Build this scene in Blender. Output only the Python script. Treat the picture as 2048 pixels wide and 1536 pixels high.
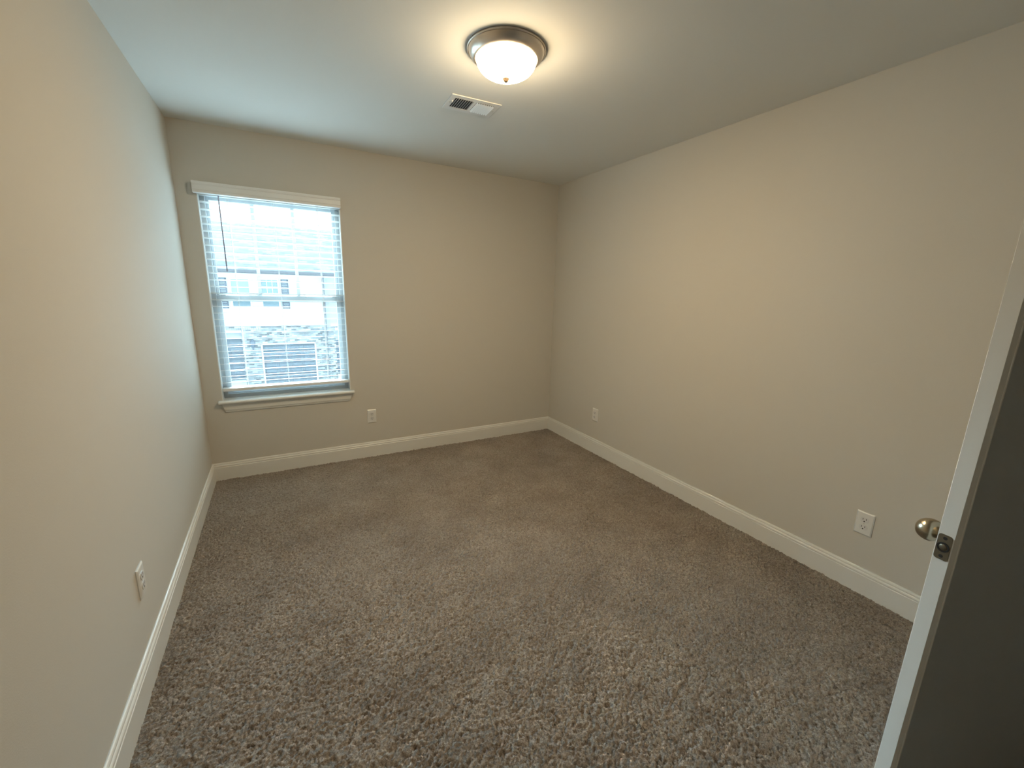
import bpy, bmesh, math, random
import numpy as np
from mathutils import Vector, Matrix
random.seed(7)
RNG = np.random.default_rng(11)
for o in list(bpy.data.objects): bpy.data.objects.remove(o)
SC = bpy.context.scene
COL = SC.collection
R = math.radians

# ------------------------------------------------------------------ camera
CAM = Vector((0.5239, -3.5883, 1.4350))
YAW, PITCH, ROLL, FPX = 0.50753, -0.21742, 0.02638, 836.53
cd = bpy.data.cameras.new('camera'); cam = bpy.data.objects.new('camera', cd); COL.objects.link(cam)
cd.sensor_fit = 'HORIZONTAL'; cd.sensor_width = 36.0; cd.lens = 36.0*FPX/2048.0
cd.clip_start = 0.02; cd.clip_end = 300
fw = Vector((math.sin(YAW)*math.cos(PITCH), math.cos(YAW)*math.cos(PITCH), math.sin(PITCH)))
r0 = Vector((math.cos(YAW), -math.sin(YAW), 0)); u0 = r0.cross(fw)
rt = math.cos(ROLL)*r0 + math.sin(ROLL)*u0; up = -math.sin(ROLL)*r0 + math.cos(ROLL)*u0
M = Matrix((rt, up, -fw)).transposed().to_4x4(); M.translation = CAM
cam.matrix_world = M
SC.camera = cam

# ------------------------------------------------------------------ world, lights, exposure
SKY = (0.56, 0.84, 1.0); SKY_STRENGTH = 4.2
LAMP = (1.0, 0.785, 0.49); LAMP_STRENGTH = 125.0
w = bpy.data.worlds.new('world'); SC.world = w; w.use_nodes = True
bg = w.node_tree.nodes['Background']; bg.inputs[0].default_value = (*SKY, 1); bg.inputs[1].default_value = SKY_STRENGTH
# broad soft sun lamp added over the opposite roofs to brighten the room
sd = bpy.data.lights.new('window_fill_sun', 'SUN'); sd.energy = 62.0; sd.color = (0.62, 0.85, 1.0); sd.angle = R(55)
sun = bpy.data.objects.new('window_fill_sun', sd); COL.objects.link(sun); sun.location = (6, 30, 20)
SUN_AZ, SUN_EL = R(-11), R(34)          # azimuth from +Y towards +X, elevation
sun.rotation_euler = Vector((math.sin(SUN_AZ)*math.cos(SUN_EL), math.cos(SUN_AZ)*math.cos(SUN_EL), math.sin(SUN_EL))).to_track_quat('Z', 'Y').to_euler()
SC.view_settings.view_transform = 'Standard'; SC.view_settings.look = 'None'
SC.view_settings.exposure = 0.06; SC.view_settings.gamma = 1.0
SC.view_settings.use_curve_mapping = False
SC.cycles.use_denoising = True
SC.cycles.max_bounces = 12; SC.cycles.diffuse_bounces = 8; SC.cycles.transparent_max_bounces = 12
SC.cycles.caustics_reflective = False; SC.cycles.caustics_refractive = False
SC.cycles.sample_clamp_indirect = 8.0

# ------------------------------------------------------------------ materials
def nt(m): return m.node_tree.nodes, m.node_tree.links
def mat(name, col, rough=0.6, metal=0.0, bump=None, var=None, spec=0.5):
    """bump=(scale, strength, distance); var=(scale, amount)"""
    m = bpy.data.materials.new(name); m.use_nodes = True
    n, l = nt(m); b = n['Principled BSDF']
    b.inputs['Base Color'].default_value = (*col, 1); b.inputs['Roughness'].default_value = rough
    b.inputs['Metallic'].default_value = metal; b.inputs['Specular IOR Level'].default_value = spec
    tc = n.new('ShaderNodeTexCoord')
    if bump:
        no = n.new('ShaderNodeTexNoise'); no.inputs['Scale'].default_value = bump[0]; no.inputs['Detail'].default_value = 4
        bp = n.new('ShaderNodeBump'); bp.inputs['Strength'].default_value = bump[1]; bp.inputs['Distance'].default_value = bump[2]
        l.new(tc.outputs['Object'], no.inputs['Vector']); l.new(no.outputs['Fac'], bp.inputs['Height']); l.new(bp.outputs['Normal'], b.inputs['Normal'])
    if var:
        no = n.new('ShaderNodeTexNoise'); no.inputs['Scale'].default_value = var[0]; no.inputs['Detail'].default_value = 3
        cr = n.new('ShaderNodeValToRGB'); a = var[1]
        cr.color_ramp.elements[0].position = .3; cr.color_ramp.elements[1].position = .7
        cr.color_ramp.elements[0].color = (*[c*(1-a) for c in col], 1); cr.color_ramp.elements[1].color = (*[min(1, c*(1+a)) for c in col], 1)
        l.new(tc.outputs['Object'], no.inputs['Vector']); l.new(no.outputs['Fac'], cr.inputs['Fac']); l.new(cr.outputs['Color'], b.inputs['Base Color'])
    return m
MT = dict(
 wall=mat('beige_wall_paint', (0.61, 0.578, 0.52), .75, bump=(260, .12, .002), spec=.3),
 ceiling=mat('ceiling_paint', (0.76, 0.755, 0.72), .9, bump=(200, .1, .002), spec=.2),
 trim=mat('white_trim_paint', (0.76, 0.75, 0.71), .35),
 bead=mat('drywall_return_paint', (0.74, 0.74, 0.72), .6),
 door=mat('white_door_paint', (0.74, 0.72, 0.67), .4),
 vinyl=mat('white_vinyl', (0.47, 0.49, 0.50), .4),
 slat=mat('white_blind_slat', (0.80, 0.80, 0.78), .4),
 cord=mat('white_cord', (0.8, 0.8, 0.78), .8),
 wandm=mat('clear_wand_plastic', (0.30, 0.31, 0.42), .25),
 plate=mat('white_plate_plastic', (0.76, 0.75, 0.72), .3),
 recep=mat('receptacle_plastic', (0.74, 0.73, 0.72), .25),
 dark=mat('dark_slot', (0.015, 0.014, 0.013), .8),
 screw=mat('painted_screw', (0.62, 0.6, 0.56), .35, .2),
 nickel=mat('brushed_nickel', (0.70, 0.62, 0.54), .36, 1.0, bump=(400, .05, .001)),
 knobm=mat('satin_nickel_knob', (0.46, 0.40, 0.30), .24, 1.0),
 finialm=mat('aged_brass_finial', (0.03, 0.021, 0.013), .9, 0.0, spec=.02),
 latchm=mat('worn_latch_steel', (0.20, 0.175, 0.13), .4, .9),
 vent=mat('white_enamel_vent', (0.78, 0.78, 0.77), .4),
 duct=mat('duct_shade_black', (0.03, 0.03, 0.03), .7),
 # outside
 siding=mat('white_vinyl_siding', (0.50, 0.50, 0.48), .6),
 beige_siding=mat('beige_panel_siding', (0.32, 0.29, 0.29), .7, var=(2, .06)),
 otrim=mat('outdoor_white_trim', (0.72, 0.72, 0.70), .5),
 gutter=mat('dark_bronze_gutter', (0.07, 0.055, 0.055), .5),
 shutter=mat('black_shutter', (0.045, 0.045, 0.06), .5),
 oglass=mat('outdoor_window_glass', (0.10, 0.13, 0.14), .1),
 ocurtain=mat('pale_window_covering', (0.20, 0.25, 0.24), .6),
 garage=mat('slate_garage_door', (0.055, 0.062, 0.075), .5, var=(1.5, .15)),
 lantern=mat('lantern_metal', (0.04, 0.05, 0.07), .4),
 asphalt=mat('concrete_drive', (0.48, 0.48, 0.465), .9, var=(1.2, .12)),
 grass=mat('lawn_grass', (0.13, 0.19, 0.07), .9, var=(3, .35), bump=(30, .5, .03)),
)

def tree_brick():
    m = bpy.data.materials.new('mottled_brick'); m.use_nodes = True; n, l = nt(m); b = n['Principled BSDF']
    tc = n.new('ShaderNodeTexCoord'); mp = n.new('ShaderNodeMapping'); mp.inputs['Rotation'].default_value = (R(90), 0, 0)
    l.new(tc.outputs['Object'], mp.inputs['Vector'])
    br = n.new('ShaderNodeTexBrick'); br.inputs['Scale'].default_value = 1.0
    br.inputs['Brick Width'].default_value = .23; br.inputs['Row Height'].default_value = .08; br.inputs['Mortar Size'].default_value = .010
    br.inputs['Color1'].default_value = (.05, .035, .03, 1); br.inputs['Color2'].default_value = (.60, .54, .50, 1); br.inputs['Mortar'].default_value = (.19, .18, .165, 1)
    br.inputs['Bias'].default_value = -.15
    l.new(mp.outputs['Vector'], br.inputs['Vector']); l.new(br.outputs['Color'], b.inputs['Base Color']); b.inputs['Roughness'].default_value = .85
    return m
def tree_shingle():
    m = bpy.data.materials.new('weathered_shingle'); m.use_nodes = True; n, l = nt(m); b = n['Principled BSDF']
    tc = n.new('ShaderNodeTexCoord'); mp = n.new('ShaderNodeMapping')
    l.new(tc.outputs['Object'], mp.inputs['Vector'])
    br = n.new('ShaderNodeTexBrick'); br.inputs['Scale'].default_value = 1.0
    br.inputs['Brick Width'].default_value = .42; br.inputs['Row Height'].default_value = .17; br.inputs['Mortar Size'].default_value = .010
    br.inputs['Color1'].default_value = (.028, .026, .03, 1); br.inputs['Color2'].default_value = (.13, .12, .125, 1); br.inputs['Mortar'].default_value = (.05, .05, .05, 1)
    l.new(mp.outputs['Vector'], br.inputs['Vector']); l.new(br.outputs['Color'], b.inputs['Base Color']); b.inputs['Roughness'].default_value = .95
    return m
MT['brick'] = tree_brick(); MT['shingle'] = tree_shingle()

def glass_mat():
    m = bpy.data.materials.new('window_glass'); m.use_nodes = True; n, l = nt(m)
    n.remove(n['Principled BSDF']); out = n['Material Output']
    tr = n.new('ShaderNodeBsdfTransparent'); tr.inputs[0].default_value = (.93, .97, .98, 1)
    gl = n.new('ShaderNodeBsdfGlossy'); gl.inputs['Roughness'].default_value = 0.02
    fr = n.new('ShaderNodeFresnel'); fr.inputs[0].default_value = 1.35
    mx = n.new('ShaderNodeMixShader')
    du = n.new('ShaderNodeBsdfTranslucent'); du.inputs[0].default_value = (.9, .95, 1, 1)      # translucent share puts a painted haze over the outdoor view
    md = n.new('ShaderNodeMixShader'); md.inputs[0].default_value = .010
    l.new(tr.outputs[0], md.inputs[1]); l.new(du.outputs[0], md.inputs[2])
    l.new(fr.outputs[0], mx.inputs[0]); l.new(md.outputs[0], mx.inputs[1]); l.new(gl.outputs[0], mx.inputs[2]); l.new(mx.outputs[0], out.inputs[0])
    return m
MT['glass'] = glass_mat()
def lamp_mat():
    m = bpy.data.materials.new('lit_opal_glass'); m.use_nodes = True; n, l = nt(m)
    b = n['Principled BSDF']; b.inputs['Base Color'].default_value = (.85, .83, .78, 1); b.inputs['Roughness'].default_value = .25
    b.inputs['Emission Color'].default_value = (*LAMP, 1)
    tc = n.new('ShaderNodeTexCoord'); sp = n.new('ShaderNodeSeparateXYZ'); mr = n.new('ShaderNodeMapRange')   # bulbs sit low in the bowl: brightest towards its bottom
    mr.inputs['From Min'].default_value = -.045; mr.inputs['From Max'].default_value = -.105; mr.inputs['To Min'].default_value = LAMP_STRENGTH*.05; mr.inputs['To Max'].default_value = LAMP_STRENGTH*1.9
    l.new(tc.outputs['Object'], sp.inputs[0]); l.new(sp.outputs['Z'], mr.inputs['Value']); l.new(mr.outputs[0], b.inputs['Emission Strength'])
    return m
MT['lamp'] = lamp_mat()
def carpet_mat():
    m = bpy.data.materials.new('brown_twist_carpet'); m.use_nodes = True; n, l = nt(m); b = n['Principled BSDF']
    b.inputs['Roughness'].default_value = 1.0; b.inputs['Specular IOR Level'].default_value = 0.05
    b.inputs['Sheen Weight'].default_value = 0.25; b.inputs['Sheen Roughness'].default_value = .6; b.inputs['Sheen Tint'].default_value = (.8, .72, .64, 1)
    tc = n.new('ShaderNodeTexCoord')
    def noise(scale, det, rough=.6):
        x = n.new('ShaderNodeTexNoise'); x.inputs['Scale'].default_value = scale; x.inputs['Detail'].default_value = det; x.inputs['Roughness'].default_value = rough
        l.new(tc.outputs['Object'], x.inputs['Vector']); return x
    fine = noise(300, 4, .75); mid = noise(4.2, 4); big = noise(1.5, 2)
    wp = noise(60, 2); vm = n.new('ShaderNodeVectorMath'); vm.operation = 'MULTIPLY_ADD'; vm.inputs[1].default_value = (.012, .012, .012)
    l.new(wp.outputs['Color'], vm.inputs[0]); l.new(tc.outputs['Object'], vm.inputs[2])
    vo = n.new('ShaderNodeTexVoronoi'); vo.inputs['Scale'].default_value = 190; l.new(vm.outputs[0], vo.inputs['Vector'])    # twisted tufts, each its own tone
    sx = n.new('ShaderNodeSeparateColor'); l.new(vo.outputs['Color'], sx.inputs[0])
    mf = n.new('ShaderNodeMix'); mf.data_type = 'FLOAT'; mf.inputs[0].default_value = .20
    l.new(fine.outputs['Fac'], mf.inputs[2]); l.new(sx.outputs[0], mf.inputs[3])
    def ramp(src, p0, p1, c0, c1):
        r = n.new('ShaderNodeValToRGB'); r.color_ramp.elements[0].position = p0; r.color_ramp.elements[1].position = p1
        r.color_ramp.elements[0].color = (*c0, 1); r.color_ramp.elements[1].color = (*c1, 1); l.new(src, r.inputs['Fac']); return r
    a = ramp(mf.outputs[0], .33, .70, (.135, .110, .090), (.43, .378, .33))
    c = ramp(mid.outputs['Fac'], .36, .66, (.88, .87, .86), (1.11, 1.11, 1.11))  # soft tone patches: pile shading put into the carpet colour
    d = ramp(big.outputs['Fac'], .35, .65, (.91, .90, .89), (1.09, 1.09, 1.09))
    for q in (c, d):
        x = n.new('ShaderNodeMix'); x.data_type = 'RGBA'; x.blend_type = 'MULTIPLY'; x.inputs[0].default_value = 1
        l.new((a.outputs['Color'] if q is c else prev.outputs[2]), x.inputs[6]); l.new(q.outputs['Color'], x.inputs[7]); prev = x
    l.new(prev.outputs[2], b.inputs['Base Color'])
    bp = n.new('ShaderNodeBump'); bp.inputs['Strength'].default_value = .8; bp.inputs['Distance'].default_value = .003
    l.new(fine.outputs['Fac'], bp.inputs['Height']); l.new(bp.outputs['Normal'], b.inputs['Normal'])
    return m
MT['carpet'] = carpet_mat()

# ------------------------------------------------------------------ helpers
def empty(name, loc=(0, 0, 0), rz=0.0):
    o = bpy.data.objects.new(name, None); COL.objects.link(o); o.location = loc; o.rotation_euler = (0, 0, rz); o.empty_display_size = .05
    return o
def tag(o, label=None, cat=None, group=None, kind=None):
    if label: o['label'] = label
    if cat: o['category'] = cat
    if group: o['group'] = group
    if kind: o['kind'] = kind
    return o
class MB:
    def __init__(s): s.bm = bmesh.new()
    def box(s, x0, x1, y0, y1, z0, z1, bev=0.0, rot=None, about=None):
        r = bmesh.ops.create_cube(s.bm, size=1.0)
        v = r['verts']
        bmesh.ops.scale(s.bm, vec=(x1-x0, y1-y0, z1-z0), verts=v)
        bmesh.ops.translate(s.bm, vec=((x0+x1)/2, (y0+y1)/2, (z0+z1)/2), verts=v)
        if bev > 0:
            es = list({e for q in v for e in q.link_edges})
            rr = bmesh.ops.bevel(s.bm, geom=es, offset=bev, segments=2, affect='EDGES', profile=.5)
            v = [q for q in rr['verts']]
            v = list({q for f in rr['faces'] for q in f.verts} | {q for q in v})
        if rot is not None:
            bmesh.ops.rotate(s.bm, cent=about or ((x0+x1)/2, (y0+y1)/2, (z0+z1)/2), matrix=rot, verts=v)
        return s
    def prism(s, pts, axis, a, b):
        """extrude a closed 2D outline along axis ('x','y','z') from a to b; pts give the two other coordinates in xyz order"""
        def P(p, t):
            return {'x': (t, p[0], p[1]), 'y': (p[0], t, p[1]), 'z': (p[0], p[1], t)}[axis]
        A = [s.bm.verts.new(P(p, a)) for p in pts]; B = [s.bm.verts.new(P(p, b)) for p in pts]
        n = len(pts)
        s.bm.faces.new(A); s.bm.faces.new(list(reversed(B)))
        for i in range(n): s.bm.faces.new((A[i], B[i], B[(i+1) % n], A[(i+1) % n]))
        return s
    def lathe(s, prof, seg=48, mtx=None, close=True):
        """prof: list of (r, h) revolved about local z"""
        rings = []
        for r, h in prof:
            if r < 1e-6: rings.append([s.bm.verts.new((0, 0, h))])
            else: rings.append([s.bm.verts.new((r*math.cos(2*math.pi*i/seg), r*math.sin(2*math.pi*i/seg), h)) for i in range(seg)])
        for A, B in zip(rings, rings[1:]):
            for i in range(seg):
                a0, a1 = A[i % len(A)], A[(i+1) % len(A)] if len(A) > 1 else A[0]
                b0, b1 = B[i % len(B)], B[(i+1) % len(B)] if len(B) > 1 else B[0]
                f = []
                for q in (a0, b0, b1, a1):
                    if q not in f: f.append(q)
                if len(f) > 2: s.bm.faces.new(f)
        if mtx is not None:
            bmesh.ops.transform(s.bm, matrix=mtx, verts=[q for g in rings for q in g])
        return s
    def tube(s, pts, r, seg=10):
        pts = [Vector(p) for p in pts]; rings = []
        for i, p in enumerate(pts):
            t = (pts[min(i+1, len(pts)-1)] - pts[max(i-1, 0)]).normalized()
            a = t.orthogonal().normalized() if i == 0 else (a - t*a.dot(t)).normalized()
            b = t.cross(a)
            rings.append([s.bm.verts.new(p + r*(math.cos(2*math.pi*k/seg)*a + math.sin(2*math.pi*k/seg)*b)) for k in range(seg)])
        for A, B in zip(rings, rings[1:]):
            for k in range(seg): s.bm.faces.new((A[k], A[(k+1) % seg], B[(k+1) % seg], B[k]))
        s.bm.faces.new(list(reversed(rings[0]))); s.bm.faces.new(rings[-1])
        return s
    def build(s, name, m, parent=None, smooth=False, kind=None):
        bmesh.ops.recalc_face_normals(s.bm, faces=s.bm.faces)
        me = bpy.data.meshes.new(name); s.bm.to_mesh(me); s.bm.free()
        me.materials.append(m)
        if smooth:
            for p in me.polygons: p.use_smooth = True
            try: me.set_sharp_from_angle(angle=R(38))
            except Exception: pass
        o = bpy.data.objects.new(name, me); COL.objects.link(o)
        if parent: o.parent = parent
        if kind: o['kind'] = kind
        return o

# ------------------------------------------------------------------ room shell
W, H = 2.9775, 2.44
YN = -6.1                        # end of an added unseen hall, made deep to darken the door face
YC = -4.3                        # the relief of the carpet pile is modelled up to here
WX0, WX1, WZ0, WZ1 = 0.113, 0.992, 0.585, 2.062     # window opening
TH = 0.20                        # outside wall thickness
m = MB()
m.box(-.12, WX0, 0, TH, -.02, H); m.box(WX1, W+.12, 0, TH, -.02, H)
m.box(WX0, WX1, 0, TH, -.02, WZ0); m.box(WX0, WX1, 0, TH, WZ1, H)
m.build('wall_far', MT['wall'], kind='structure')
MB().box(-.12, 0, YN, 0, -.02, H).build('wall_left', MT['wall'], kind='structure')
MB().box(W, W+.12, YN, 0, -.02, H).build('wall_right', MT['wall'], kind='structure')
MB().box(-.12, W+.12, YN-.12, YN, -.02, H).build('wall_near', MT['wall'], kind='structure')
MB().box(-.12, W+.12, YN-.12, TH, H, H+.12).build('ceiling', MT['ceiling'], kind='structure')

# carpeted floor: a real pile relief
def blur(a, k):
    for ax in (0, 1):
        for _ in range(k):
            a = (np.roll(a, 1, ax) + 2*a + np.roll(a, -1, ax))/4
    return a/ (a.std()+1e-9)
step = 0.0036
nx, ny = int(W/step)+1, int(-YC/step)+1
xs = np.linspace(0, W, nx); ys = np.linspace(YC, 0, ny)
n0 = RNG.standard_normal((ny, nx)); n1 = blur(RNG.standard_normal((ny, nx)), 1); n2 = blur(RNG.standard_normal((ny, nx)), 4)
n1 = blur(RNG.standard_normal((ny, nx)), 1)*.75 + .45*n0
pit = np.clip(-n1-.30, 0, 2.0)**1.15
h = .0012*n0 + .0012*n1 - .0052*pit + 0.0014*n2 + .0004*blur(RNG.standard_normal((ny, nx)), 16) + .0010*blur(RNG.standard_normal((ny, nx)), 110)
h = np.clip(h, -.018, .006) - .0015
X, Y = np.meshgrid(xs, ys)
X = X + RNG.uniform(-.35, .35, X.shape)*step; Y = Y + RNG.uniform(-.35, .35, X.shape)*step
X = np.clip(X, 0, W); Y = np.clip(Y, YC, 0)
co = np.stack([X, Y, h], -1).reshape(-1, 3).astype(np.float32)
idx = np.arange(nx*ny).reshape(ny, nx)
q = np.stack([idx[:-1, :-1], idx[:-1, 1:], idx[1:, 1:], idx[1:, :-1]], -1).reshape(-1, 4)
me = bpy.data.meshes.new('floor'); me.vertices.add(len(co)); me.vertices.foreach_set('co', co.ravel())
me.loops.add(q.size); me.loops.foreach_set('vertex_index', q.ravel().astype(np.int32))
me.polygons.add(len(q)); me.polygons.foreach_set('loop_start', (np.arange(len(q))*4).astype(np.int32))
me.update(calc_edges=True); me.materials.append(MT['carpet'])
me.polygons.foreach_set('use_smooth', np.ones(len(q), dtype=bool))
fl = bpy.data.objects.new('floor', me); COL.objects.link(fl); fl['kind'] = 'structure'
MB().box(0, W, YN, YC, -.02, -.004).build('floor', MT['carpet'], kind='structure')

# baseboards: flat face, ogee step, groove and rounded cap
BP = [(0, -.004), (.0145, -.004), (.0145, .098), (.0125, .1005), (.0125, .103), (.0135, .107), (.0128, .112), (.0105, .1155), (.0085, .1175),
      (.0095, .120), (.0088, .1255), (.0065, .130), (.003, .132), (0, .132)]
MB().prism([(-a, b) for a, b in BP], 'x', 0, W).build('baseboard_far', MT['trim'], kind='structure')
MB().prism([(a, b) for a, b in BP], 'y', YN, 0).build('baseboard_left', MT['trim'], kind='structure')
MB().prism([(W-a, b) for a, b in BP], 'y', -3.42, 0).build('baseboard_right', MT['trim'], kind='structure')

# ------------------------------------------------------------------ window_1
win = empty('window_1', (0, 0, 0)); win['kind'] = 'structure'
# white returns lining the opening
m = MB()
m.box(WX0-.0015, WX0+.004, -.001, .075, .606, WZ1); m.box(WX1-.004, WX1+.0015, -.001, .075, .606, WZ1); m.box(WX0, WX1, -.001, .075, WZ1-.004, WZ1)
m.build('drywall_return', MT['bead'], win)
# vinyl master frame
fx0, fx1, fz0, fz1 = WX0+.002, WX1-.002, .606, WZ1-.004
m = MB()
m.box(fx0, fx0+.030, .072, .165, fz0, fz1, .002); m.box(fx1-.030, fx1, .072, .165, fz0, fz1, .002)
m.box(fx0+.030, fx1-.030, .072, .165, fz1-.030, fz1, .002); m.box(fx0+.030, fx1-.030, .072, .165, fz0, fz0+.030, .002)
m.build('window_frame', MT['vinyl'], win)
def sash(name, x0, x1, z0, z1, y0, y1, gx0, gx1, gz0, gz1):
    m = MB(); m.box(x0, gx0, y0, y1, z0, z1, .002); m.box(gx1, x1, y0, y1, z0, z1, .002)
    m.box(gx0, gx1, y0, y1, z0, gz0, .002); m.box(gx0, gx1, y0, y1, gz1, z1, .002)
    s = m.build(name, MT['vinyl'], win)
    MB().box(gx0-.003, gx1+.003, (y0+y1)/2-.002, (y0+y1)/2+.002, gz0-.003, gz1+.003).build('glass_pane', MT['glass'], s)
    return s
us = sash('upper_sash', .146, .960, 1.318, 2.026, .112, .140, .163, .938, 1.362, 1.995)
m = MB()
for x in (.415, .671): m.box(x-.0115, x+.0115, .119, .133, 1.362, 1.995, .002)
m.build('muntin', MT['vinyl'], us)
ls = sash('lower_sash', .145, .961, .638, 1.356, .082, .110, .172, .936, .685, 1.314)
for x in (.372, .690):
    m = MB(); m.box(x-.03, x+.03, .088, .104, 1.356, 1.359)
    m.tube([(x-.032+.064*i/12, .090+.004*math.sin(math.pi*i/12), 1.358+.013*math.sin(math.pi*i/12)) for i in range(13)], .0035, 8)
    m.build('sash_lock', MT['vinyl'], win, smooth=True)
for x in (.185, .925):
    MB().box(x-.016, x+.016, .086, .100, 1.356, 1.363, .002).build('tilt_latch', MT['vinyl'], win)
# stool and apron
m = MB()
m.box(WX0, WX1, -.002, .082, .585, .606)
m.prism([(0, .584), (-.036, .584), (-.0415, .587), (-.044, .593), (-.0425, .600), (-.038, .6045), (-.032, .606), (0, .606)], 'x', .090, 1.018)
m.build('stool', MT['trim'], win)
ap = [(0, .516), (-.006, .517), (-.009, .521), (-.0095, .527), (-.013, .531), (-.015, .538), (-.0155, .575), (-.0175, .584), (0, .584)]
bm = bmesh.new(); A = []; B = []
for y, z in ap:
    k = (.584-z)/.068*.021
    A.append(bm.verts.new((.106+k, y, z))); B.append(bm.verts.new((1.003-k, y, z)))
bm.faces.new(A); bm.faces.new(list(reversed(B)))
for i in range(len(ap)): bm.faces.new((A[i], B[i], B[(i+1) % len(ap)], A[(i+1) % len(ap)]))
m = MB(); m.bm.free(); m.bm = bm; m.build('apron', MT['trim'], win)

# ------------------------------------------------------------------ window blind
bl = tag(empty('window_blind', (.5525, .035, 2.05)), 'white horizontal slat blind hung open in the window, with valance, cords and tilt wand', 'blind')
def loc(o, parent):          # keep world placement under a moved empty
    o.location = -parent.location; return o
m = MB(); m.box(.118, .987, .008, .060, 2.008, 2.056, .002)
loc(m.build('headrail', MT['slat'], bl), bl)
vp = [(-.004, 2.010), (-.046, 2.010), (-.048, 2.013), (-.047, 2.024), (-.050, 2.030), (-.050, 2.058), (-.053, 2.064), (-.054, 2.074), (-.051, 2.080), (-.040, 2.081), (-.040, 2.070), (-.004, 2.070)]
loc(MB().prism(vp, 'x', .098, .992).build('valance', MT['slat'], bl), bl)
first = None
for i in range(28):
    z = 1.966-.0458*i
    if first is None:
        pr = [(.0105+.049*j/8, .0007*math.sin(math.pi*j/8)) for j in range(9)]
        pr = [(a, b+.0008) for a, b in pr] + [(a, b-.0008) for a, b in reversed(pr)]
        ct, st = math.cos(R(7.4)), math.sin(R(7.4))          # slats hang slightly tilted, room edge up
        pr = [(.035+(a-.035)*ct+b*st, -(a-.035)*st+b*ct) for a, b in pr]
        o = MB().prism(pr, 'x', .1195, .9855).build('slat', MT['slat'], bl); first = o
    else:
        o = first.copy(); COL.objects.link(o); o.parent = bl
    o.location = Vector((0, 0, z)) - bl.location
loc(MB().box(.1195, .9855, .008, .062, .668, .690, .004).build('bottom_rail', MT['slat'], bl), bl)
for x in (.277, .547, .834):
    m = MB()
    for y in (.0085, .0625): m.tube([(x, y, 2.01), (x, y, .69)], .0009, 6)
    m.tube([(x+.006, .036, 2.01), (x+.006, .036, .69)], .0008, 6)
    loc(m.build('ladder_cord', MT['cord'], bl), bl)
m = MB(); m.tube([(.232, -.002, 2.012), (.232, -.004, 1.99), (.2335, -.003, 1.52)], .0038, 8)
loc(m.build('tilt_wand', MT['wandm'], bl, smooth=True), bl)

# ------------------------------------------------------------------ ceiling light
CL = Vector((1.466, -1.7695, H))
lt = tag(empty('ceiling_light', CL), 'lit flush ceiling light with frosted glass bowl and brushed nickel pan', 'ceiling light')
MB().lathe([(0, 0), (.165, 0), (.168, -.002), (.1685, -.006), (.166, -.009), (.162, -.0095), (.1605, -.013), (.158, -.019), (.153, -.027), (.146, -.034), (.139, -.0385), (.134, -.0395), (.1315, -.038), (.1315, -.030), (0, -.030)], 96
           ).build('pan', MT['nickel'], lt, smooth=True)
dome = [(.1295, -.031)] + [(.1295*math.cos(t)**.82, -.036-.072*math.sin(t)) for t in [R(90)*i/22 for i in range(22)]] + [(0, -.108)]
MB().lathe(dome, 96).build('glass_shade', MT['lamp'], lt, smooth=True)
MB().lathe([(0, -.107), (.0135, -.108), (.0145, -.110), (.0135, -.1125), (.0115, -.1140), (.0105, -.1175), (.0075, -.1215), (.0035, -.1240), (0, -.1245)], 24).build('finial', MT['finialm'], lt, smooth=True)

# ------------------------------------------------------------------ ceiling vent
vt = tag(empty('ceiling_vent', (1.560, -1.178, H), R(-3)), 'white metal two-way air register in the ceiling beyond the light', 'air vent')
hx, hy = .142, .096
m = MB(); z0 = -.005
m.box(-hx, hx, -hy, -.062, z0, 0, .0015); m.box(-hx, hx, .062, hy, z0, 0, .0015)
m.box(-hx, -.112, -.064, .064, z0, 0, .0015); m.box(.112, hx, -.064, .064, z0, 0, .0015); m.box(-.007, .007, -.064, .064, z0, 0, .001)
m.build('vent_frame', MT['vent'], vt)
MB().box(-.113, .113, -.063, .063, -.0008, -.0002).build('duct_shade_plate', MT['duct'], vt)  # black plate: the shade inside the duct put into its colour
for sgn in (-1, 1):
    m = MB()
    for k in range(8):
        x = sgn*(.016+.0128*k)
        m.box(x-.0060, x+.0060, -.062, .062, -.0075, -.0065, rot=Matrix.Rotation(R(48)*(1 if sgn < 0 else 1), 3, 'Y') if sgn > 0 else Matrix.Rotation(R(-48), 3, 'Y'), about=(x, 0, -.006))
    m.build('louver_bank', MT['vent'], vt)
for x in (-.127, .127): MB().lathe([(0, -.0075), (.003, -.007), (.0045, -.005), (.0045, -.004)], 12, Matrix.Translation((x, 0, 0))).build('screw', MT['screw'], vt)
MB().box(-.124, -.116, -.03, -.014, -.012, -.004, .001).build('damper_lever', MT['vent'], vt)

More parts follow.
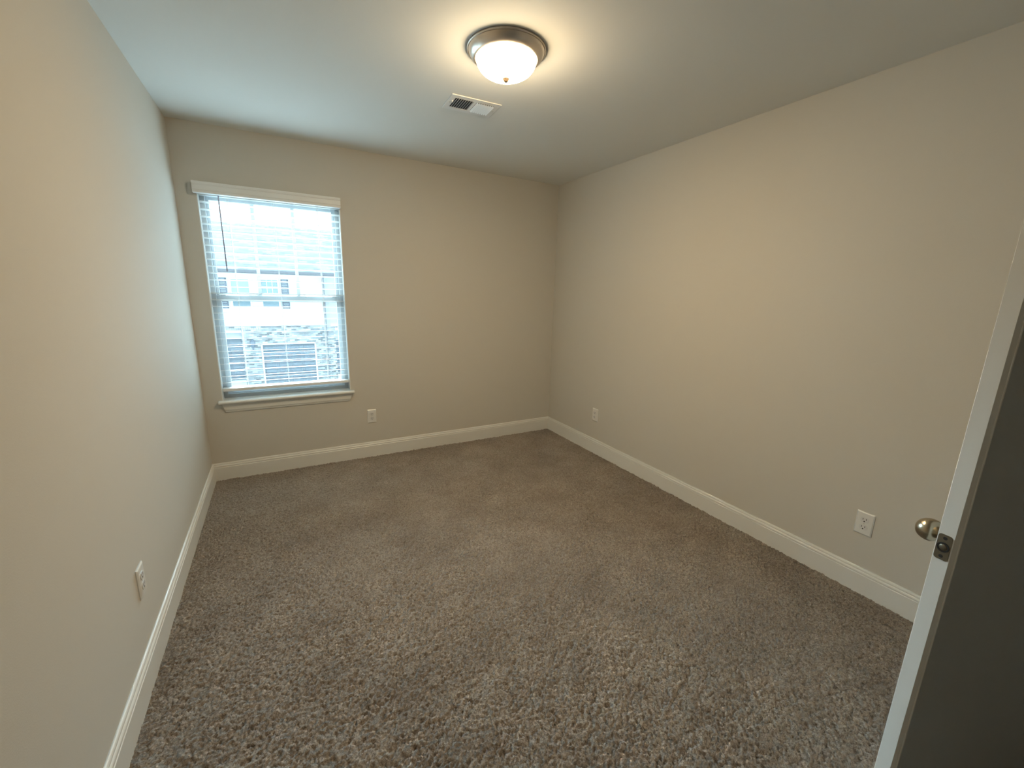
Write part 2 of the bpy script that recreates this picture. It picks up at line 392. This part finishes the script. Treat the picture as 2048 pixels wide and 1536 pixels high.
# ------------------------------------------------------------------ outlets (modelled facing -Y, then turned)
def outlet(locv, rz, label, proto=[None]):
    G = 'duplex wall outlets with white plates'
    if proto[0] is None:
        t = empty('wall_outlet'); proto[0] = t
        m = MB()
        bm_ = m.bm; w2, h2 = .0365, .0585
        lv = [(w2, h2, 0.0), (w2, h2, -.003), (w2-.005, h2-.005, -.0062), (.0175, .034, -.0066)]
        rings = []
        for a, b, y in lv: rings.append([bm_.verts.new(p) for p in ((-a, y, -b), (a, y, -b), (a, y, b), (-a, y, b))])
        for A, B in zip(rings, rings[1:]):
            for i in range(4): bm_.faces.new((A[i], A[(i+1) % 4], B[(i+1) % 4], B[i]))
        bm_.faces.new(rings[0]); bm_.faces.new(rings[-1])
        m.build('cover_plate', MT['plate'], t)
        for s in (-1, 1):
            zc = s*.0195
            pts = []
            for i in range(40):
                a = 2*math.pi*i/40; pts.append((.0172*math.cos(a), zc+max(-.0128, min(.0128, .0172*math.sin(a)))))
            rc = MB().prism(pts, 'y', -.0088, -.004).build('receptacle', MT['recep'], t)
            d = MB(); d.box(-.0078, -.0054, -.0090, -.0085, zc-.0005, zc+.0085); d.box(.0054, .0078, -.0090, -.0085, zc+.0005, zc+.0080)
            d.prism([(.0030*math.cos(2*math.pi*i/16), zc-.0072+.0030*math.sin(2*math.pi*i/16)) for i in range(16)], 'y', -.0090, -.0085)
            d.build('slots', MT['dark'], rc)
        MB().lathe([(0, .0012), (.002, .001), (.0032, 0), (.0032, -.001)], 14, Matrix.Translation((0, -.0066, 0)) @ Matrix.Rotation(R(90), 4, 'X')).build('screw', MT['screw'], t)
    else:
        def cp(o, par):
            c = o.copy(); COL.objects.link(c); c.parent = par
            for ch in [x for x in bpy.data.objects if x.parent == o and x is not c]: cp(ch, c)
            return c
        t = cp(proto[0], None)
    t.location = locv; t.rotation_euler = (0, 0, rz); tag(t, label, 'outlet', G)
outlet((1.151, 0, .361), 0, 'white duplex outlet on the far wall, to the right below the window')
outlet((W, -.755, .357), R(-90), 'small distant white duplex outlet on the right wall near the far corner')
outlet((W, -2.800, .361), R(-90), 'large near white duplex outlet on the right wall, beside the open door')
outlet((0, -1.776, .370), R(90), 'white duplex outlet on the left wall, seen edge-on above the baseboard')

# ------------------------------------------------------------------ door_1
E0 = Vector((1.716, -3.345, 0)); AZ = R(100)
dirv = Vector((math.sin(AZ), math.cos(AZ), 0)); DW, DT, DH = .762, .036, 2.032
# local frame: +x along the door towards the hinges, +y towards the room (far wall)
dr = empty('door_1', E0, math.atan2(dirv.y, dirv.x)); dr['kind'] = 'structure'
hd = DT/2
MB().prism([(.0012, hd), (0, hd-.0012), (0, -.0100), (.0006, -.0108), (.0050, -.0165), (.0048, -.0174), (.0058, -.0188), (.0075, -.0188), (.0085, -hd), (DW-.001, -hd), (DW, -hd+.001), (DW, hd-.001), (DW-.001, hd)], 'z', .018, DH).build('door_slab', MT['door'], dr)
KZ = .930
LY = .0040
def rrect(hw, hh, rr, cx, cz, n=6):
    return [(cx+sx*(hw-rr)+rr*math.cos(a0+R(90)*i/n), cz+sz*(hh-rr)+rr*math.sin(a0+R(90)*i/n)) for sx, sz, a0 in ((1, 1, 0), (-1, 1, R(90)), (-1, -1, R(180)), (1, -1, R(270))) for i in range(n+1)]
MB().prism(rrect(.0118, .0285, .0055, LY, KZ), 'x', -.0010, .004).build('latch_plate', MT['latchm'], dr)
lp = bpy.data.objects['latch_plate']
for z in (KZ-.0205, KZ+.0205): MB().lathe([(0, .0004), (.0036, .0003), (.0038, 0)], 14, Matrix.Translation((-.0010, LY, z)) @ Matrix.Rotation(R(-90), 4, 'Y')).build('screw', MT['dark'], lp)
m = MB(); Mx = Matrix.Translation((-.0008, LY, KZ)) @ Matrix.Rotation(R(-90), 4, 'Y')
m.lathe([(.0108, .0001), (.0106, .0012), (.0078, .0012), (.0075, .0001)], 28, Mx); m.build('bore_ring', MT['dark'], lp, smooth=True)
m = MB(); m.lathe([(0, .0022), (.005, .0020), (.0066, .0010), (.0068, 0)], 28, Mx); m.build('latch_bolt', MT['latchm'], lp, smooth=True)
Mk = Matrix.Translation((.060, DT/2, KZ)) @ Matrix.Rotation(R(-90), 4, 'X')
kn = MB().lathe([(0, 0), (.032, 0), (.0325, .003), (.030, .008), (.016, .011), (.0125, .014), (.012, .019), (.016, .0225), (.0215, .0265), (.0250, .032), (.0258, .038), (.0248, .045), (.0220, .052), (.0175, .0575), (.011, .0615), (.005, .0630), (0, .0632)], 96, Mk
          ).build('door_knob', MT['knobm'], dr, smooth=True)
# hinges on the far end
for z in (.25, 1.02, 1.80):
    m = MB(); m.tube([(DW+.006, DT/2+.004, z-.045), (DW+.006, DT/2+.004, z+.045)], .006, 10); m.build('hinge', MT['knobm'], dr)
# partition that carries the door, reaching the right wall
hp = E0 + dirv*(DW+.014)
MB().box(hp.x, W, hp.y-.06, hp.y+.05, -.02, H).build('wall_return', MT['wall'], kind='structure')

# ------------------------------------------------------------------ outside: neighbouring townhouses
S = 1.435
def FX(x): return CAM.x + (x-CAM.x)*S
def FZ(z): return CAM.z + (z-CAM.z)*S
FY = CAM.y + (14-CAM.y)*S
GZ = -3.72
XD = FX(2.10)
def siding_panel(x0, x1, z0, z1, y, m, name, par, lap=.115):
    b = MB(); n = int(round((z1-z0)/lap)); lap = (z1-z0)/n
    for i in range(n): b.prism([(y, z0+i*lap), (y-.022, z0+i*lap), (y-.006, z0+(i+1)*lap), (y, z0+(i+1)*lap)], 'x', x0, x1)
    return b.build(name, m, par)
def holes_wall(b, x0, x1, z0, z1, y0, y1, holes):
    xs_ = sorted({x0, x1, *[h_[0] for h_ in holes], *[h_[1] for h_ in holes]}); zs_ = sorted({z0, z1, *[h_[2] for h_ in holes], *[h_[3] for h_ in holes]})
    for a, c in zip(xs_, xs_[1:]):
        for d, e in zip(zs_, zs_[1:]):
            mx, mz = (a+c)/2, (d+e)/2
            if any(h_[0] < mx < h_[1] and h_[2] < mz < h_[3] for h_ in holes): continue
            b.box(a, c, y0, y1, d, e)
def garage_door(par, x0, x1, z0, z1, y, m=None):
    b = MB(); n = 5; hgt = (z1-z0)/n
    for i in range(n):
        b.box(x0, x1, y+.02, y+.06, z0+i*hgt+.008, z0+(i+1)*hgt-.008, .004)
        k = max(2, int(round((x1-x0)/.6)))
        for j in range(k):
            w_ = (x1-x0)/k; b.box(x0+j*w_+.06, x0+(j+1)*w_-.06, y, y+.03, z0+i*hgt+.07, z0+(i+1)*hgt-.07, .015)
    g = b.build('garage_door', m or MT['garage'], par)
    t = MB(); t.box(x0-.07, x0, y-.14, y+.02, z0, z1+.07); t.box(x1, x1+.07, y-.14, y+.02, z0, z1+.07); t.box(x0-.07, x1+.07, y-.14, y+.02, z1, z1+.07)
    t.build('garage_trim', MT['otrim'], par)
def house_window(par, x0, x1, z0, z1, y, fill, grid=False):
    f = MB(); t = .06
    f.box(x0-t, x0, y-.05, y, z0-t, z1+t); f.box(x1, x1+t, y-.05, y, z0-t, z1+t); f.box(x0, x1, y-.05, y, z1, z1+t); f.box(x0, x1, y-.05, y, z0-t, z0)
    zm = (z0+z1)/2; f.box(x0, x1, y-.03, y, zm-.025, zm+.025)
    if grid:
        for k in (1, 2): xx = x0+(x1-x0)*k/3; f.box(xx-.012, xx+.012, y-.035, y-.01, zm, z1)
        f.box(x0, x1, y-.035, y-.01, (zm+z1)/2-.012, (zm+z1)/2+.012)
    fr = f.build('window', MT['otrim'], par)
    MB().box(x0, x1, y-.018, y-.010, z0, zm).build('pane', MT['oglass'], fr)
    MB().box(x0, x1, y-.018, y-.010, zm, z1).build('upper_pane', fill, fr)
    if grid:
        b = MB(); n = 12
        for i in range(n):
            zc = zm+(z1-zm)*(i+.5)/n; b.box(x0+.02, x1-.02, y-.021, y-.0185, zc-.014, zc+.008)
        b.build('inner_blind', MT['ocurtain'], fr)
def shutter(par, x0, x1, z0, z1, y):
    b = MB(); b.box(x0, x0+.05, y-.05, y-.01, z0, z1); b.box(x1-.05, x1, y-.05, y-.01, z0, z1); b.box(x0, x1, y-.05, y-.01, z0, z0+.06); b.box(x0, x1, y-.05, y-.01, z1-.06, z1)
    n = 18
    for i in range(n):
        zz = z0+.06+(z1-z0-.12)*i/n; b.prism([(y-.015, zz), (y-.04, zz), (y-.02, zz+.05), (y-.015, zz+.05)], 'x', x0+.05, x1-.05)
    b.build('shutter', MT['shutter'], par)
def roof_part(par, x0, x1):
    ye, ze = FY-.35, FZ(1.93); d = 5.55; zr = ze+.5*d
    b = MB(); b.prism([(0, 0), (0, -.1), (math.hypot(d, .5*d), -.1), (math.hypot(d, .5*d), 0)], 'x', x0, x1)
    o = b.build('roof', MT['shingle'], par); o.location = (0, ye, ze); o.rotation_euler = (math.atan(.5), 0, 0)
    b = MB(); b.prism([(ye+d, zr-.1), (ye+d, zr), (ye+2*d, ze), (ye+2*d, ze-.1)], 'x', x0, x1); b.build('rear_roof', MT['shingle'], par)
    b = MB(); b.prism([(ye-.02, FZ(1.81)), (ye-.13, FZ(1.85)), (ye-.13, FZ(1.93)), (ye-.02, FZ(1.93))], 'x', x0, x1); b.build('gutter', MT['gutter'], par)
    b = MB(); b.box(x0, x1, ye-.02, FY, FZ(1.81)-.02, FZ(1.81)); b.build('soffit', MT['otrim'], par)
WB = FZ(0.0)               # top of the brick storey
h1 = tag(empty('townhouse', (0, FY, GZ)), 'white sided neighbouring townhouse with brick ground floor, seen outside through the blind', 'house', 'townhouses across the way')
h2 = tag(empty('townhouse', (XD+2, FY, GZ)), 'beige panelled townhouse section right of the downspout, seen outside through the window', 'house', 'townhouses across the way')
P1 = dict(); HX0 = -7.5; HX1 = 9.0
kids = []
_before = set(bpy.data.objects)
siding_panel(HX0, XD, WB, FZ(1.81), FY, MT['siding'], 'siding', h1)
ga = (FX(-.09), FX(1.62), GZ, FZ(-.68)); gb = (FX(-.70)-2.44, FX(-.70), GZ+.35, FZ(-.21))
b = MB(); holes_wall(b, HX0, XD, GZ, WB, FY-.06, FY+.12, [ga, gb]); b.build('brick_wall', MT['brick'], h1)
b = MB()
x = HX0
while x < XD-.1: b.box(x+.005, x+.085, FY-.085, FY-.05, WB-.22, WB-.01); x += .095
b.build('soldier_course', MT['brick'], h1)
b = MB(); holes_wall(b, HX0, XD, GZ, FZ(1.81), FY+.12, FY+.2, [ga, gb]); b.build('house_wall', MT['otrim'], h1)
garage_door(h1, ga[0], ga[1], ga[2], ga[3], FY+.02)
garage_door(h1, gb[0], gb[1], gb[2], gb[3]-.35, FY+.30)
b = MB(); b.box(gb[0], gb[1], FY-.10, FY+.3, gb[3]-.02, gb[3]+.09); b.build('lintel', MT['otrim'], h1)
b = MB(); b.box(gb[0], gb[1], FY+.12, FY+.32, gb[3]-.30, gb[3]-.02); b.build('porch_header', MT['beige_siding'], h1)
b = MB(); b.box(gb[0], gb[1], FY-.2, FY+.3, GZ, GZ+.35); b.build('step', MT['asphalt'], h1)
house_window(h1, FX(-.84), FX(-.32), FZ(.655), FZ(1.615), FY-.015, MT['ocurtain'])
house_window(h1, FX(.06), FX(.56), FZ(.655), FZ(1.615), FY-.015, MT['oglass'], True)
shutter(h1, FX(-1.20), FX(-.965), FZ(.62), FZ(1.645), FY-.01); shutter(h1, FX(.66), FX(.905), FZ(.62), FZ(1.645), FY-.01)
roof_part(h1, HX0, XD-.002)
b = MB(); b.tube([(XD-.07, FY-.42, FZ(1.82)), (XD-.07, FY-.30, FZ(1.76)), (XD-.07, FY-.12, FZ(1.68)), (XD-.07, FY-.12, GZ+.1)], .055, 8); b.build('downspout', MT['gutter'], h1)
lx, lz = FX(-.38), FZ(-.62)
b = MB(); b.lathe([(0, .26), (.03, .25), (.05, .20), (.14, .12), (.13, .10), (.10, -.16), (.06, -.22), (.03, -.30), (0, -.32)], 6, Matrix.Translation((lx, FY-.22, lz)))
b.box(lx-.02, lx+.02, FY-.2, FY-.06, lz+.2, lz+.24); b.box(lx-.05, lx+.05, FY-.075, FY-.055, lz-.25, lz+.1); b.build('wall_lantern', MT['lantern'], h1)
# beige house
_mid = set(bpy.data.objects)
b = MB(); b.box(XD, HX1, FY-.02, FY+.12, WB, FZ(1.81))
x = XD+.15
while x < HX1: b.box(x, x+.03, FY-.035, FY-.015, WB, FZ(1.81)); x += .4
b.build('panel_siding', MT['beige_siding'], h2)
gc = (FX(2.38), FX(2.38)+2.44, GZ+.35, FZ(-.17))
b = MB(); holes_wall(b, XD, HX1, GZ, WB, FY-.06, FY+.12, [gc]); b.build('brick_wall', MT['brick'], h2)
b = MB(); b.box(XD+.2, HX1, FY-.09, FY, WB-.04, WB+.06); b.box(gc[0], gc[1], FY-.10, FY+.3, gc[3]-.02, gc[3]+.10); b.build('belt_trim', MT['otrim'], h2)
garage_door(h2, gc[0], gc[1], gc[2], gc[3]-.6, FY+.30)
b = MB(); b.box(gc[0], gc[1], FY+.12, FY+.32, gc[3]-.55, gc[3]-.02); b.build('porch_header', MT['beige_siding'], h2)
b = MB(); holes_wall(b, XD, HX1, GZ, FZ(1.81), FY+.12, FY+.2, [gc]); b.build('house_wall', MT['otrim'], h2)
b = MB(); b.box(gc[0], gc[1], FY-.2, FY+.3, GZ, GZ+.35); b.build('step', MT['asphalt'], h2)
roof_part(h2, XD+.002, HX1)
for o in set(bpy.data.objects)-_before:
    if o.parent in (h1, h2): o.location = o.location - o.parent.location
# ground outside
MB().box(-40, 44, TH+.3, 60, GZ-.2, GZ).build('ground', MT['asphalt'], kind='structure')
b = MB(); b.box(FX(-.66), ga[0]-.25, FY-3.0, FY-.1, GZ, GZ+.05); b.box(ga[1]+.25, gc[0]-.1, FY-3.0, FY-.1, GZ, GZ+.05); b.build('lawn', MT['grass'], kind='structure')
